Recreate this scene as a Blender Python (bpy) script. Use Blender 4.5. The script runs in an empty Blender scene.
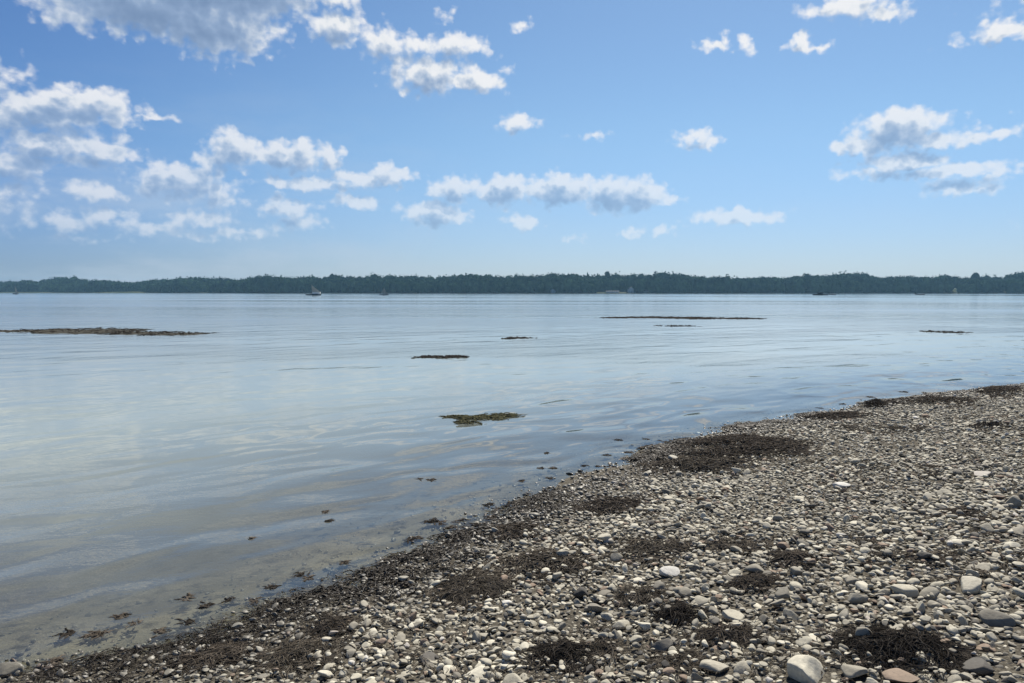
import bpy, bmesh, math, random
import numpy as np
from mathutils import Vector, Matrix

random.seed(11)
R = np.random.default_rng(7)
S = bpy.context.scene
COL = S.collection
W, H, F = 1024, 683, 740.0
CAM = np.array([0.0, 0.0, 2.0])
PITCH = math.atan(49.7 / F)
cp, sp = math.cos(PITCH), math.sin(PITCH)

# ------------------------------------------------------------------ helpers
def ray(px, py):
    a, b = px - 512.0, 341.5 - py
    d = np.array([a, F * cp + b * sp, -F * sp + b * cp])
    return d / np.linalg.norm(d)

def on_water(px, py):
    d = ray(px, py)
    t = -CAM[2] / d[2]
    return CAM + d * t

def tag(o, label=None, cat=None, group=None, kind=None):
    if label: o['label'] = label
    if cat: o['category'] = cat
    if group: o['group'] = group
    if kind: o['kind'] = kind
    return o

def mesh_np(name, v, f, mat=None, smooth=False):
    """f: (n,k) array, all faces with k corners"""
    v = np.asarray(v, np.float32); f = np.asarray(f, np.int32)
    me = bpy.data.meshes.new(name)
    n, k = f.shape
    me.vertices.add(len(v)); me.vertices.foreach_set('co', v.ravel())
    me.loops.add(n * k); me.loops.foreach_set('vertex_index', f.ravel())
    me.polygons.add(n)
    me.polygons.foreach_set('loop_start', np.arange(0, n * k, k, dtype=np.int32))
    me.polygons.foreach_set('loop_total', np.full(n, k, np.int32))
    if smooth: me.polygons.foreach_set('use_smooth', np.ones(n, bool))
    me.update(calc_edges=True)
    if mat: me.materials.append(mat)
    return me

def attr(me, name, vals):
    a = me.attributes.new(name, 'FLOAT', 'POINT')
    a.data.foreach_set('value', np.asarray(vals, np.float32))

def link(name, me, parent=None):
    o = bpy.data.objects.new(name, me); COL.objects.link(o)
    if parent: o.parent = parent
    return o

def empty(name, loc, rz=0.0):
    o = bpy.data.objects.new(name, None); COL.objects.link(o)
    o.location = loc; o.rotation_euler = (0, 0, rz); o.empty_display_size = 0.2
    return o

def vnoise(x, y, seed=0):
    """smooth value noise in -1..1"""
    xi, yi = np.floor(x).astype(np.int64), np.floor(y).astype(np.int64)
    fx, fy = x - xi, y - yi
    fx = fx * fx * (3 - 2 * fx); fy = fy * fy * (3 - 2 * fy)
    def h(i, j):
        n = (i * 374761393 + j * 668265263 + seed * 1442695041) & 0x7fffffff
        n = ((n ^ (n >> 13)) * 1274126177) & 0x7fffffff
        return ((n ^ (n >> 16)) & 0xffff) / 32767.5 - 1
    a = h(xi, yi) * (1 - fx) + h(xi + 1, yi) * fx
    b = h(xi, yi + 1) * (1 - fx) + h(xi + 1, yi + 1) * fx
    return a * (1 - fy) + b * fy

# ------------------------------------------------------------------ terrain
shore_px = [(8, 672), (60, 668), (150, 651), (225, 629), (280, 607), (340, 586), (390, 565), (440, 545), (500, 516), (545, 500),
            (580, 482), (612, 474), (645, 456), (690, 442), (740, 428), (790, 419), (830, 410), (880, 401), (940, 393), (1024, 385)]
P = [tuple(on_water(*p)[:2]) for p in shore_px]
P = [(-2500, -1500), (-300, -180), (-40, -26), (-9, -2.2), (-5.2, 1.2)] + P + [(17, 19.5), (40, 33), (300, 190), (2500, 1200)]
P = np.array(P)

def sdist(x, y):
    """signed distance to the waterline, + on the beach"""
    x = np.asarray(x, float); y = np.asarray(y, float)
    best = np.full(x.shape, 1e18); sg = np.ones(x.shape)
    for (ax, ay), (bx, by) in zip(P[:-1], P[1:]):
        dx, dy = bx - ax, by - ay
        t = np.clip(((x - ax) * dx + (y - ay) * dy) / (dx * dx + dy * dy), 0, 1)
        ex, ey = x - ax - t * dx, y - ay - t * dy
        d = ex * ex + ey * ey
        c = dx * (y - ay) - dy * (x - ax)
        m = d < best
        best = np.where(m, d, best); sg = np.where(m, np.where(c < 0, 1.0, -1.0), sg)
    return np.sqrt(best) * sg

def far_edge(x):
    e = 1000 + 0.5 * np.maximum(0, -x - 170) + 22 * vnoise(x / 130, x * 0 + 3.3, 5) + 8 * vnoise(x / 37, x * 0 + 1.3, 6)
    return e - 0.12 * np.maximum(0, x - 350)

def height(x, y):
    x = np.asarray(x, float); y = np.asarray(y, float)
    s = sdist(x, y)
    z = np.interp(s, [-2000, -60, -20, -6, -2, -0.5, 0, 6, 12, 30, 200, 2500], [-3.5, -3, -1.7, -0.6, -0.2, -0.05, 0, 0.66, 1.15, 2.2, 5, 8])
    z = z + 0.018 * vnoise(x / 0.9, y / 0.9, 1) + 0.012 * vnoise(x / 0.35, y / 0.35, 2)
    t = y - far_edge(x)
    zf = np.interp(t, [-300, 0, 12, 80, 400, 1500], [-6, 0, 1.6, 6.5, 12, 14]) + np.where(t > 20, 1.2 * vnoise(x / 90, y / 90, 9), 0)
    return np.maximum(z, zf)

def on_ground(px, py):
    d = ray(px, py)
    t = 1.0
    for _ in range(60):
        p = CAM + d * t
        h = p[2] - float(max(height(p[0], p[1]), 0))
        t += h / max(-d[2], 0.02) * 0.7
    return CAM + d * t

def lines(lo, hi, step, far, ratio=1.18):
    a = list(np.arange(lo, hi + step / 2, step))
    s = step; v = hi
    while v < far: s *= ratio; v = min(v + s, far); a.append(v)
    s = step; v = lo; b = []
    while v > -far: s *= ratio; v = max(v - s, -far); b.append(v)
    return np.array(b[::-1] + a)

gx = lines(-7, 16, 0.11, 2400, 1.1); gy = np.unique(np.concatenate([lines(0.5, 20, 0.11, 2400, 1.1), np.arange(880, 1200, 12.0)]))
X, Y = np.meshgrid(gx, gy)
Z = height(X, Y)
idx = np.arange(X.size).reshape(X.shape)
quads = np.stack([idx[:-1, :-1], idx[:-1, 1:], idx[1:, 1:], idx[1:, :-1]], -1).reshape(-1, 4)

# ------------------------------------------------------------------ node helpers
def mat_new(name):
    m = bpy.data.materials.new(name); m.use_nodes = True
    nt = m.node_tree; nt.nodes.clear()
    return m, nt

class NB:
    def __init__(s, nt): s.nt = nt; s.n = 0
    def node(s, t, **kw):
        n = s.nt.nodes.new(t)
        for k, v in kw.items(): setattr(n, k, v)
        return n
    def put(s, sock, v):
        if isinstance(v, bpy.types.NodeSocket): s.nt.links.new(v, sock)
        elif v is not None: sock.default_value = v
    def math(s, op, a, b=None, c=None, clamp=False):
        n = s.node('ShaderNodeMath', operation=op, use_clamp=clamp)
        for i, v in enumerate((a, b, c)): s.put(n.inputs[i], v) if v is not None else None
        return n.outputs[0]
    def vec(s, op, a, b=None, c=None, scale=None):
        n = s.node('ShaderNodeVectorMath', operation=op)
        s.put(n.inputs[0], a)
        if b is not None: s.put(n.inputs[1], b)
        if c is not None: s.put(n.inputs[2], c)
        if scale is not None: s.put(n.inputs['Scale'], scale)
        return n.outputs['Value'] if op in ('LENGTH', 'DOT_PRODUCT', 'DISTANCE') else n.outputs[0]
    def noise(s, v, scale, detail=2, rough=0.5, dim='3D', dist=0.0, color=False):
        n = s.node('ShaderNodeTexNoise', noise_dimensions=dim)
        if v is not None: s.put(n.inputs['Vector'], v)
        n.inputs['Scale'].default_value = scale; n.inputs['Detail'].default_value = detail
        n.inputs['Roughness'].default_value = rough; n.inputs['Distortion'].default_value = dist
        return n.outputs['Color' if color else 'Fac']
    def ramp(s, v, stops, interp='LINEAR'):
        n = s.node('ShaderNodeValToRGB'); s.put(n.inputs[0], v)
        cr = n.color_ramp; cr.interpolation = interp
        while len(cr.elements) < len(stops): cr.elements.new(0.5)
        for e, (p, c) in zip(cr.elements, stops):
            e.position = p; e.color = (*c, 1) if len(c) == 3 else c
        return n.outputs[0]
    def mix(s, f, a, b, mode='MIX'):
        n = s.node('ShaderNodeMix', data_type='RGBA', blend_type=mode)
        s.put(n.inputs[0], f); s.put(n.inputs[6], a if not isinstance(a, tuple) else (*a, 1)); s.put(n.inputs[7], b if not isinstance(b, tuple) else (*b, 1))
        return n.outputs[2]
    def mapr(s, v, a, b, c=0.0, d=1.0, smooth=False):
        n = s.node('ShaderNodeMapRange', interpolation_type='SMOOTHSTEP' if smooth else 'LINEAR')
        for k, q in zip((0, 1, 2, 3, 4), (v, a, b, c, d)): s.put(n.inputs[k], q)
        return n.outputs[0]
    def mapping(s, v, scale=(1, 1, 1), rot=(0, 0, 0), loc=(0, 0, 0)):
        if any(rot):                                             # turn first, then stretch
            q = s.node('ShaderNodeMapping'); s.put(q.inputs[0], v); q.inputs['Rotation'].default_value = rot; v = q.outputs[0]; rot = (0, 0, 0)
        n = s.node('ShaderNodeMapping'); s.put(n.inputs[0], v)
        n.inputs['Location'].default_value = loc; n.inputs['Rotation'].default_value = rot; n.inputs['Scale'].default_value = scale
        return n.outputs[0]
    def bsdf(s, color, rough=0.6, spec=0.5, bump=None, **kw):
        n = s.node('ShaderNodeBsdfPrincipled')
        s.put(n.inputs['Base Color'], color if not isinstance(color, tuple) else (*color, 1)); s.put(n.inputs['Roughness'], rough)
        s.put(n.inputs['Specular IOR Level'], spec)
        for k, v in kw.items(): s.put(n.inputs[k.replace('_', ' ')], v)
        if bump is not None: s.put(n.inputs['Normal'], bump)
        return n.outputs[0]
    def bump(s, h, dist=1.0, strength=1.0):
        n = s.node('ShaderNodeBump'); s.put(n.inputs['Height'], h)
        n.inputs['Distance'].default_value = dist; n.inputs['Strength'].default_value = strength
        return n.outputs[0]
    def out(s, surf=None, vol=None):
        n = s.node('ShaderNodeOutputMaterial')
        if surf is not None: s.nt.links.new(surf, n.inputs['Surface'])
        if vol is not None: s.nt.links.new(vol, n.inputs['Volume'])

def simple(name, color, rough=0.6, var=0.25, scale=3.0, spec=0.08):
    m, nt = mat_new(name); b = NB(nt)
    tc = b.node('ShaderNodeTexCoord')
    f = b.noise(tc.outputs['Object'], scale, 4, 0.6)
    c = b.mix(f, tuple(x * (1 - var) for x in color), tuple(min(1, x * (1 + var)) for x in color))
    b.out(b.bsdf(c, rough, spec))
    return m

# ------------------------------------------------------------------ materials
def make_ground_mat():
    m, nt = mat_new('shore_ground'); b = NB(nt)
    g = b.node('ShaderNodeNewGeometry'); p = g.outputs['Position']
    sx = b.node('ShaderNodeSeparateXYZ'); b.put(sx.inputs[0], p)
    n1 = b.noise(p, 1.6, 5, 0.6); n2 = b.noise(p, 60, 3, 0.6); n3 = b.noise(p, 7, 4, 0.65)
    silt = b.mix(b.mapr(n1, 0.35, 0.65), (0.16, 0.14, 0.105), (0.27, 0.245, 0.19))
    silt = b.mix(b.mapr(n3, 0.5, 0.68), silt, (0.045, 0.04, 0.028))
    grit = b.mix(b.mapr(n2, 0.35, 0.7), (0.04, 0.036, 0.029), (0.15, 0.136, 0.108))
    near = b.mix(b.mapr(sx.outputs['Z'], -0.06, 0.02), silt, grit)
    far = b.mix(b.mapr(b.noise(p, 0.03, 4), 0.4, 0.6), (0.03, 0.045, 0.02), (0.065, 0.07, 0.036))
    far = b.mix(b.mapr(sx.outputs['Z'], 0.05, 0.35), (0.035, 0.035, 0.03), far)
    c = b.mix(b.mapr(sx.outputs['Y'], 600, 800), near, far)
    b.out(b.bsdf(c, 0.95, 0.04, b.bump(n2, 0.02, 0.6)))
    return m

def make_water_mat():
    m, nt = mat_new('sea_water'); b = NB(nt)
    g = b.node('ShaderNodeNewGeometry'); p = g.outputs['Position']
    dep = b.node('ShaderNodeAttribute', attribute_name='depth').outputs['Fac']
    # slow undulation with long crests, then wind ripples in patches
    u1 = b.noise(b.mapping(p, (0.20, 0.62, 1), (0, 0, math.radians(-28))), 1.0, 1, 0.4, dist=0.4)
    u2 = b.noise(b.mapping(p, (0.80, 1.65, 1), (0, 0, math.radians(-46)), (4.2, 1.1, 0)), 1.0, 1, 0.35, dist=0.4)
    rp = b.noise(b.mapping(p, (3.0, 7.5, 1), (0, 0, math.radians(-8))), 1.0, 3, 0.55)
    fine = b.noise(b.mapping(p, (14, 26, 1), (0, 0, math.radians(10))), 1.0, 2, 0.5)
    patch = b.mapr(b.noise(b.mapping(p, (0.055, 0.12, 1), (0, 0, math.radians(-12)), (3.1, 1.7, 0)), 1.0, 3, 0.55, dist=0.8), 0.44, 0.62, 0, 1, True)
    off = b.mapr(dep, 0.1, 0.7)
    amp_rp = b.math('MULTIPLY', b.math('MULTIPLY_ADD', patch, 0.010, 0.0008), b.math('MULTIPLY_ADD', off, 0.85, 0.15))
    amp_fi = b.math('MULTIPLY_ADD', patch, 0.0010, 0.00008)
    h = b.math('MULTIPLY', u1, b.math('MULTIPLY_ADD', off, -0.018, 0.070))
    h = b.math('MULTIPLY_ADD', u2, b.math('MULTIPLY_ADD', off, -0.034, 0.054), h)
    h = b.math('MULTIPLY_ADD', rp, amp_rp, h)
    h = b.math('MULTIPLY_ADD', fine, amp_fi, h)
    nrm = b.bump(h, 1.0, 1.0)
    band = b.noise(b.mapping(p, (0.006, 0.035, 1), (0, 0, math.radians(3))), 1.0, 3, 0.5)
    wind = b.node('ShaderNodeSeparateXYZ'); b.put(wind.inputs[0], p)
    outer = b.mapr(wind.outputs['Y'], 40, 260, 0, 1, True)
    rough_open = b.math('ADD', b.mapr(band, 0.36, 0.64, 0.06, 0.18), b.math('MULTIPLY', outer, 0.03))
    rough = b.mapr(dep, 0.5, 2.2, 0.02, rough_open)
    gl = b.node('ShaderNodeBsdfGlossy', distribution='BECKMANN'); b.put(gl.inputs['Roughness'], rough); b.put(gl.inputs['Normal'], nrm)
    gl.inputs['Color'].default_value = (1, 1, 1, 1)
    # sun-catching wavelet facets of the open water, as a second, much rougher lobe
    gt = b.node('ShaderNodeBsdfGlossy', distribution='BECKMANN'); b.put(gt.inputs['Normal'], nrm); gt.inputs['Roughness'].default_value = 0.41
    gw = b.math('MULTIPLY', b.math('MULTIPLY', b.mapr(dep, 0.15, 0.8, 0, 1, True), b.math('SUBTRACT', 1.0, outer)), b.mapr(band, 0.35, 0.65, 0.16, 0.36))
    glm = b.node('ShaderNodeMixShader'); b.put(glm.inputs[0], gw); b.put(glm.inputs[1], gl.outputs[0]); b.put(glm.inputs[2], gt.outputs[0])
    fr = b.node('ShaderNodeFresnel'); fr.inputs['IOR'].default_value = 1.34; b.put(fr.inputs['Normal'], nrm)
    tr = b.node('ShaderNodeBsdfTransparent'); tr.inputs['Color'].default_value = (0.86, 0.89, 0.84, 1)
    df = b.node('ShaderNodeBsdfDiffuse')
    b.put(df.inputs['Color'], b.mix(b.mapr(dep, 0.10, 0.75), (0.105, 0.114, 0.107), (0.25, 0.285, 0.25)))
    turb = b.math('SUBTRACT', 1.0, b.math('POWER', 2.718, b.math('MULTIPLY', b.math('MAXIMUM', dep, 0.0), -7.0)))
    body = b.node('ShaderNodeMixShader'); b.put(body.inputs[0], turb); b.put(body.inputs[1], tr.outputs[0]); b.put(body.inputs[2], df.outputs[0])
    mx = b.node('ShaderNodeMixShader'); b.put(mx.inputs[0], fr.outputs[0]); b.put(mx.inputs[1], body.outputs[0]); b.put(mx.inputs[2], glm.outputs[0])
    b.out(mx.outputs[0])
    return m

def make_pebble_mat():
    m, nt = mat_new('beach_stone'); b = NB(nt)
    t = b.node('ShaderNodeAttribute', attribute_name='tone').outputs['Fac']
    g = b.node('ShaderNodeNewGeometry'); p = g.outputs['Position']
    sx = b.node('ShaderNodeSeparateXYZ'); b.put(sx.inputs[0], p)
    base = b.ramp(t, [(0.0, (0.05, 0.046, 0.040)), (0.15, (0.115, 0.106, 0.09)), (0.35, (0.235, 0.216, 0.17)), (0.55, (0.355, 0.328, 0.256)),
                      (0.75, (0.485, 0.452, 0.352)), (0.88, (0.615, 0.578, 0.46)), (0.90, (0.22, 0.155, 0.105)), (0.95, (0.29, 0.22, 0.16)), (1.0, (0.62, 0.60, 0.54))])
    n = b.noise(p, 45, 4, 0.6); n2 = b.noise(p, 260, 2, 0.6); n3 = b.noise(p, 14, 3, 0.6)
    c = b.mix(b.mapr(n, 0.3, 0.72), b.mix(0.35, base, (0.06, 0.055, 0.045)), base)
    c = b.mix(b.mapr(n2, 0.56, 0.75, 0, 0.35), c, (0.05, 0.048, 0.043))
    wet = b.mapr(b.math('MULTIPLY_ADD', n3, 0.09, sx.outputs['Z']), 0.105, 0.16, 1.0, 0.0)
    c = b.mix(b.math('MULTIPLY', wet, 0.62), c, (0.028, 0.025, 0.02))
    b.out(b.bsdf(c, b.mapr(wet, 0, 1, 0.85, 0.48), 0.4, b.bump(n, 0.006, 0.5)))
    return m

def make_weed_mat(name, c0, c1, rough=0.6, scale=18, wet=False):
    m, nt = mat_new(name); b = NB(nt)
    g = b.node('ShaderNodeNewGeometry')
    f = b.noise(g.outputs['Position'], scale, 3, 0.6)
    c = b.mix(b.mapr(f, 0.32, 0.68), c0, c1)
    if wet:
        b.out(b.bsdf(c, rough, 0.15)); return m
    df = b.node('ShaderNodeBsdfDiffuse'); b.put(df.inputs['Color'], c); df.inputs['Roughness'].default_value = 0.5
    b.out(df.outputs[0])
    return m

M_GROUND, M_WATER, M_STONE = make_ground_mat(), make_water_mat(), make_pebble_mat()
M_WEED = make_weed_mat('dark_wrack', (0.044, 0.037, 0.029), (0.18, 0.152, 0.118))
M_WEED_EDGE = make_weed_mat('wet_wrack', (0.013, 0.010, 0.008), (0.058, 0.048, 0.034), 0.5, 18, True)
M_WEED_DRY = make_weed_mat('dry_wrack', (0.055, 0.047, 0.036), (0.20, 0.172, 0.132), 0.75)
M_WEED_BLACK = make_weed_mat('black_wrack', (0.022, 0.0195, 0.017), (0.095, 0.082, 0.066), 0.5)
M_WEED_OLIVE = make_weed_mat('olive_wrack', (0.04, 0.039, 0.025), (0.20, 0.19, 0.105), 0.55)
M_BAR = make_weed_mat('silty_wrack', (0.04, 0.038, 0.03), (0.13, 0.125, 0.105), 0.9)
M_LEAF = make_weed_mat('tree_leaves', (0.010, 0.034, 0.026), (0.066, 0.118, 0.058), 0.9, 0.075)
M_BARK = simple('bark', (0.09, 0.075, 0.06), 0.9)

# ------------------------------------------------------------------ ground and water
me = mesh_np('ground', np.stack([X, Y, Z], -1).reshape(-1, 3), quads, M_GROUND, True)
tag(link('ground', me), kind='structure')

dq = -Z.ravel()[quads]
keep = (dq.max(1) > -0.12)
wq = quads[keep]
used, inv = np.unique(wq, return_inverse=True)
wv = np.stack([X.ravel()[used], Y.ravel()[used], np.zeros(len(used))], -1)
me = mesh_np('water', wv, inv.reshape(-1, 4), M_WATER, True)
attr(me, 'depth', -Z.ravel()[used])
tag(link('water', me), kind='structure')

# ------------------------------------------------------------------ pebbles
def ico(sub):
    bm = bmesh.new(); bmesh.ops.create_icosphere(bm, subdivisions=sub, radius=1.0)
    v = np.array([x.co[:] for x in bm.verts]); f = np.array([[q.index for q in t.verts] for t in bm.faces]); bm.free()
    return v, f

def stone_shape(v, rng, cuts=8):
    v = v.copy()
    e = rng.uniform(0.75, 1.0)
    v = np.sign(v) * np.abs(v) ** e
    for _ in range(4):
        k = rng.normal(size=3) * 1.4; ph = rng.uniform(0, 6.28)
        v *= (1 + 0.07 * np.sin(v @ k + ph))[:, None]
    for _ in range(cuts):
        n = rng.normal(size=3); n /= np.linalg.norm(n); c = rng.uniform(0.45, 0.82)
        d = v @ n
        v -= np.where(d > c, (d - c) * 0.85, 0)[:, None] * n
    return v / np.abs(v).max(0)

ICO = {k: ico(k) for k in (2, 3, 4)}
NV = 16
SHAPES = {k: [stone_shape(ICO[k][0], np.random.default_rng(100 + i)) for i in range(NV)] for k in (2, 3, 4)}

def rot_mats(rz, ax, ay):
    cz, sz = np.cos(rz), np.sin(rz); cx, sx = np.cos(ax), np.sin(ax); cy, sy = np.cos(ay), np.sin(ay)
    n = len(rz); o = np.zeros(n); l = np.ones(n)
    A = np.stack([cz, -sz, o, sz, cz, o, o, o, l], -1).reshape(n, 3, 3)
    B = np.stack([l, o, o, o, cx, -sx, o, sx, cx], -1).reshape(n, 3, 3)
    C = np.stack([cy, o, sy, o, l, o, -sy, o, cy], -1).reshape(n, 3, 3)
    return A @ B @ C

# named stones: px, py, width px, height px, tone, flatness, (name, label, category)
NAMED = [
    (805, 671, 44, 0.62, 0.83, 'boulder', 'largest rounded tan boulder at the bottom edge, left of the big black seaweed heap', 'boulder'),
    (670, 572, 24, 0.45, 1.0, 'stone', 'bright cream flat stone lying clear of the seaweed in the middle of the beach', 'stone'),
    (970, 586, 27, 0.62, 0.80, 'boulder', 'pale topped stone with a deep black shaded front, above the big black seaweed heap', 'boulder'),
    (856, 599, 22, 0.6, 0.50, 'stone', 'smooth mid grey tilted stone standing proud left of a pale flat stone', 'stone'),
    (903, 592, 26, 0.5, 0.74, 'stone', 'broad buff stone between the tilted grey stone and the black fronted stone', 'stone'),
    (755, 571, 26, 0.55, 0.40, 'stone', 'grey humped stone with dark seaweed lying just in front of it', 'stone'),
    (732, 616, 32, 0.38, 0.70, 'stone', 'long buff wedge of stone leaning up beside a small dark seaweed tuft', 'stone'),
    (716, 669, 40, 0.30, 0.58, 'slab', 'long flat grey slab of stone near the bottom edge, left of the tan boulder', 'stone'),
    (645, 627, 19, 0.6, 0.84, 'stone', 'small cream rounded stone beside a wider flat grey one among seaweed tufts', 'stone'),
    (621, 625, 26, 0.4, 0.66, 'stone', 'wide flat grey stone touching the small cream rounded stone', 'stone'),
    (581, 594, 19, 0.75, 0.02, 'stone', 'lone blackish angular stone sitting on pale pebbles below the brown seaweed mat', 'stone'),
    (997, 620, 34, 0.45, 0.30, 'stone', 'long dark grey stone near the right edge, right of the big black seaweed heap', 'stone'),
    (853, 672, 32, 0.6, 0.44, 'stone', 'greenish grey rounded stone between the tan boulder and the black seaweed heap', 'stone'),
    (901, 679, 38, 0.35, 0.94, 'stone', 'pinkish brown flat stone just below the big black seaweed heap', 'stone'),
    (978, 667, 36, 0.42, 0.10, 'stone', 'dark low stone with black shaded front in the bottom right corner', 'stone'),
    (8, 672, 26, 0.6, 0.70, 'stone', 'tan stone half sunk in the shallow water at the bottom left corner', 'stone'),
    (783, 547, 13, 0.7, 0.93, 'stone', 'small reddish brown stone in the middle of the beach above a dark tuft', 'stone'),
    (506, 603, 15, 0.5, 1.0, 'stone', 'small white stone at the front edge of the wide brown seaweed mat', 'stone'),
    (238, 627, 18, 0.5, 0.82, 'stone', 'pale stone lying in the dark wrack at the water edge on the left', 'stone'),
    (673, 459, 11, 0.8, 0.84, 'stone', 'pale stone poking out of the wide dark wrack beside the water', 'stone'),
    (841, 486, 20, 0.35, 1.0, 'stone', 'white flat stone on the upper beach, nearer of two white flat ones', 'stone'),
    (981, 475, 18, 0.35, 0.98, 'stone', 'white flat stone on the upper beach close to the right edge', 'stone'),
]
taken = []
for px, py, wpx, fl, tone, nm, lab, cat in NAMED:
    wpx *= 0.74 if py > 610 and px not in (805, 8) else 0.86
    g = on_ground(px, py + wpx * fl * 0.25)
    dist = np.linalg.norm(g - CAM)
    a = wpx / F * dist / 2
    taken.append((g[0], g[1], a))
    k = 4
    v = stone_shape(ICO[k][0], np.random.default_rng(int(px * 7 + py)), 7)
    if nm == 'boulder' and px == 805:
        d = v - np.array([0.15, -0.45, 0.8]); v[:, 2] -= 0.28 * np.exp(-(d[:, 0]**2 * 5 + d[:, 1]**2 * 4))
    sc = np.array([a, a * 0.78, a * fl])
    me = mesh_np(nm, v * sc, ICO[k][1], M_STONE, True)
    attr(me, 'tone', np.full(len(v), tone))
    o = link(nm, me)
    zt = float(height(g[0], g[1]))
    o.location = (g[0], g[1], zt + a * fl * (0.55 if px != 8 else 0.35))
    o.rotation_euler = (random.uniform(-.16, .05), random.uniform(-.12, .12), random.uniform(-.35, .35))
    tag(o, lab, cat)

def frustum(x, y, m=1.3):
    return (np.abs(x) < 0.70 * y + m) & (y > 2.1)

def scatter(spacing, x0, x1, y0, y1):
    a, b2 = np.meshgrid(np.arange(x0, x1, spacing), np.arange(y0, y1, spacing))
    a = a + R.uniform(-.5, .5, a.shape) * spacing * 0.95; b2 = b2 + R.uniform(-.5, .5, a.shape) * spacing * 0.95
    return a.ravel(), b2.ravel()

px1, py1 = scatter(0.031, -5, 9, 2.1, 7.5)
px2, py2 = scatter(0.042, -4, 18, 7.5, 21)
x = np.concatenate([px1, px2]); y = np.concatenate([py1, py2])
m = frustum(x, y); x, y = x[m], y[m]
s = sdist(x, y)
m = (s > -1.3) & (s < 13) & (R.uniform(size=len(s)) < np.interp(s, [-1.3, -0.5, -0.1, 0.05], [0.02, 0.12, 0.5, 1.0])); x, y, s = x[m], y[m], s[m]
coarse = vnoise(x / 0.8, y / 0.8, 21) * 0.5 + vnoise(x / 2.6, y / 2.6, 22) * 0.5
L = np.exp(R.normal(0, 0.38, len(x))) * 0.0178 * (1 + 0.25 * coarse)
big = R.uniform(size=len(x)) < 0.005
L = np.where(big, L * R.uniform(1.5, 2.1, len(x)), L)
L = np.clip(L, 0.008, 0.06) * np.interp(s, [-1, 0.3, 1.2], [0.75, 0.8, 1.0])
b_ = L * R.uniform(0.6, 0.95, len(x)); c_ = L * R.uniform(0.26, 0.58, len(x))
ok = np.ones(len(x), bool)
for tx, ty, ta in taken: ok &= ((x - tx)**2 + (y - ty)**2) > (ta * 0.85 + L * 0.7)**2
x, y, s, L, b_, c_ = [q[ok] for q in (x, y, s, L, b_, c_)]
n = len(x)
layer = R.uniform(size=n)
z = height(x, y) + c_ * 0.35 + np.where(layer > 0.82, 0.016, 0) + R.uniform(-.016, .012, n)
z = np.where(s < 0, z - c_ * 0.3, z)
rz = R.uniform(0, 6.28, n); tl = np.where(R.uniform(size=n) < 0.3, 0.6, 0.24)
ax, ay = R.normal(0, 1, n) * tl, R.normal(0, 1, n) * tl
tone = np.clip(R.normal(0.58, 0.22, n) + 0.06 * vnoise(x / 1.3, y / 1.3, 30), 0.02, 0.87)
u = R.uniform(size=n)
tone = np.where(u < 0.045, R.uniform(0.90, 0.955, n), tone)
tone = np.where(u > 0.985, R.uniform(0.97, 1.0, n), tone)
RM = rot_mats(rz, ax, ay)
var = R.integers(0, NV, n)
pos = np.stack([x, y, z], -1)
dist = np.linalg.norm(pos - CAM, axis=1)
# pixel position, to know which show largest in view
rel = pos - CAM
dep = rel[:, 1] * cp - rel[:, 2] * sp
su = 512 + F * rel[:, 0] / dep; sv = 341.5 - F * (rel[:, 1] * sp + rel[:, 2] * cp) / dep
inview = (su > 4) & (su < 1020) & (sv < 679) & (s > 0.15)
size_px = np.where(inview, L / dist, 0)
indiv = np.argsort(-size_px)[:300]
is_ind = np.zeros(n, bool); is_ind[indiv] = True

V, Fc, T = [], [], []
off = 0
for lod, sel in ((3, (dist < 4.6) & ~is_ind), (2, (dist >= 4.6) & ~is_ind)):
    for k in range(NV):
        ii = np.where(sel & (var == k))[0]
        if not len(ii): continue
        sv_ = SHAPES[lod][k][None] * np.stack([L[ii], b_[ii], c_[ii]], -1)[:, None, :]
        vv = np.einsum('nij,nkj->nki', RM[ii], sv_) + pos[ii][:, None, :]
        nvv = vv.shape[1]
        ff = ICO[lod][1][None] + (np.arange(len(ii)) * nvv + off)[:, None, None]
        V.append(vv.reshape(-1, 3)); Fc.append(ff.reshape(-1, 3)); T.append(np.repeat(tone[ii], nvv)); off += len(ii) * nvv
V = np.concatenate(V); Fc = np.concatenate(Fc); T = np.concatenate(T)
me = mesh_np('pebbles', V, Fc, M_STONE, True); attr(me, 'tone', T)
tag(link('pebbles', me), 'countless small grey and buff pebbles covering the sloping beach behind the nearest ones', 'pebbles', kind='stuff')
print('pebbles', n, 'verts', len(V))
del V, Fc, T

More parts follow.
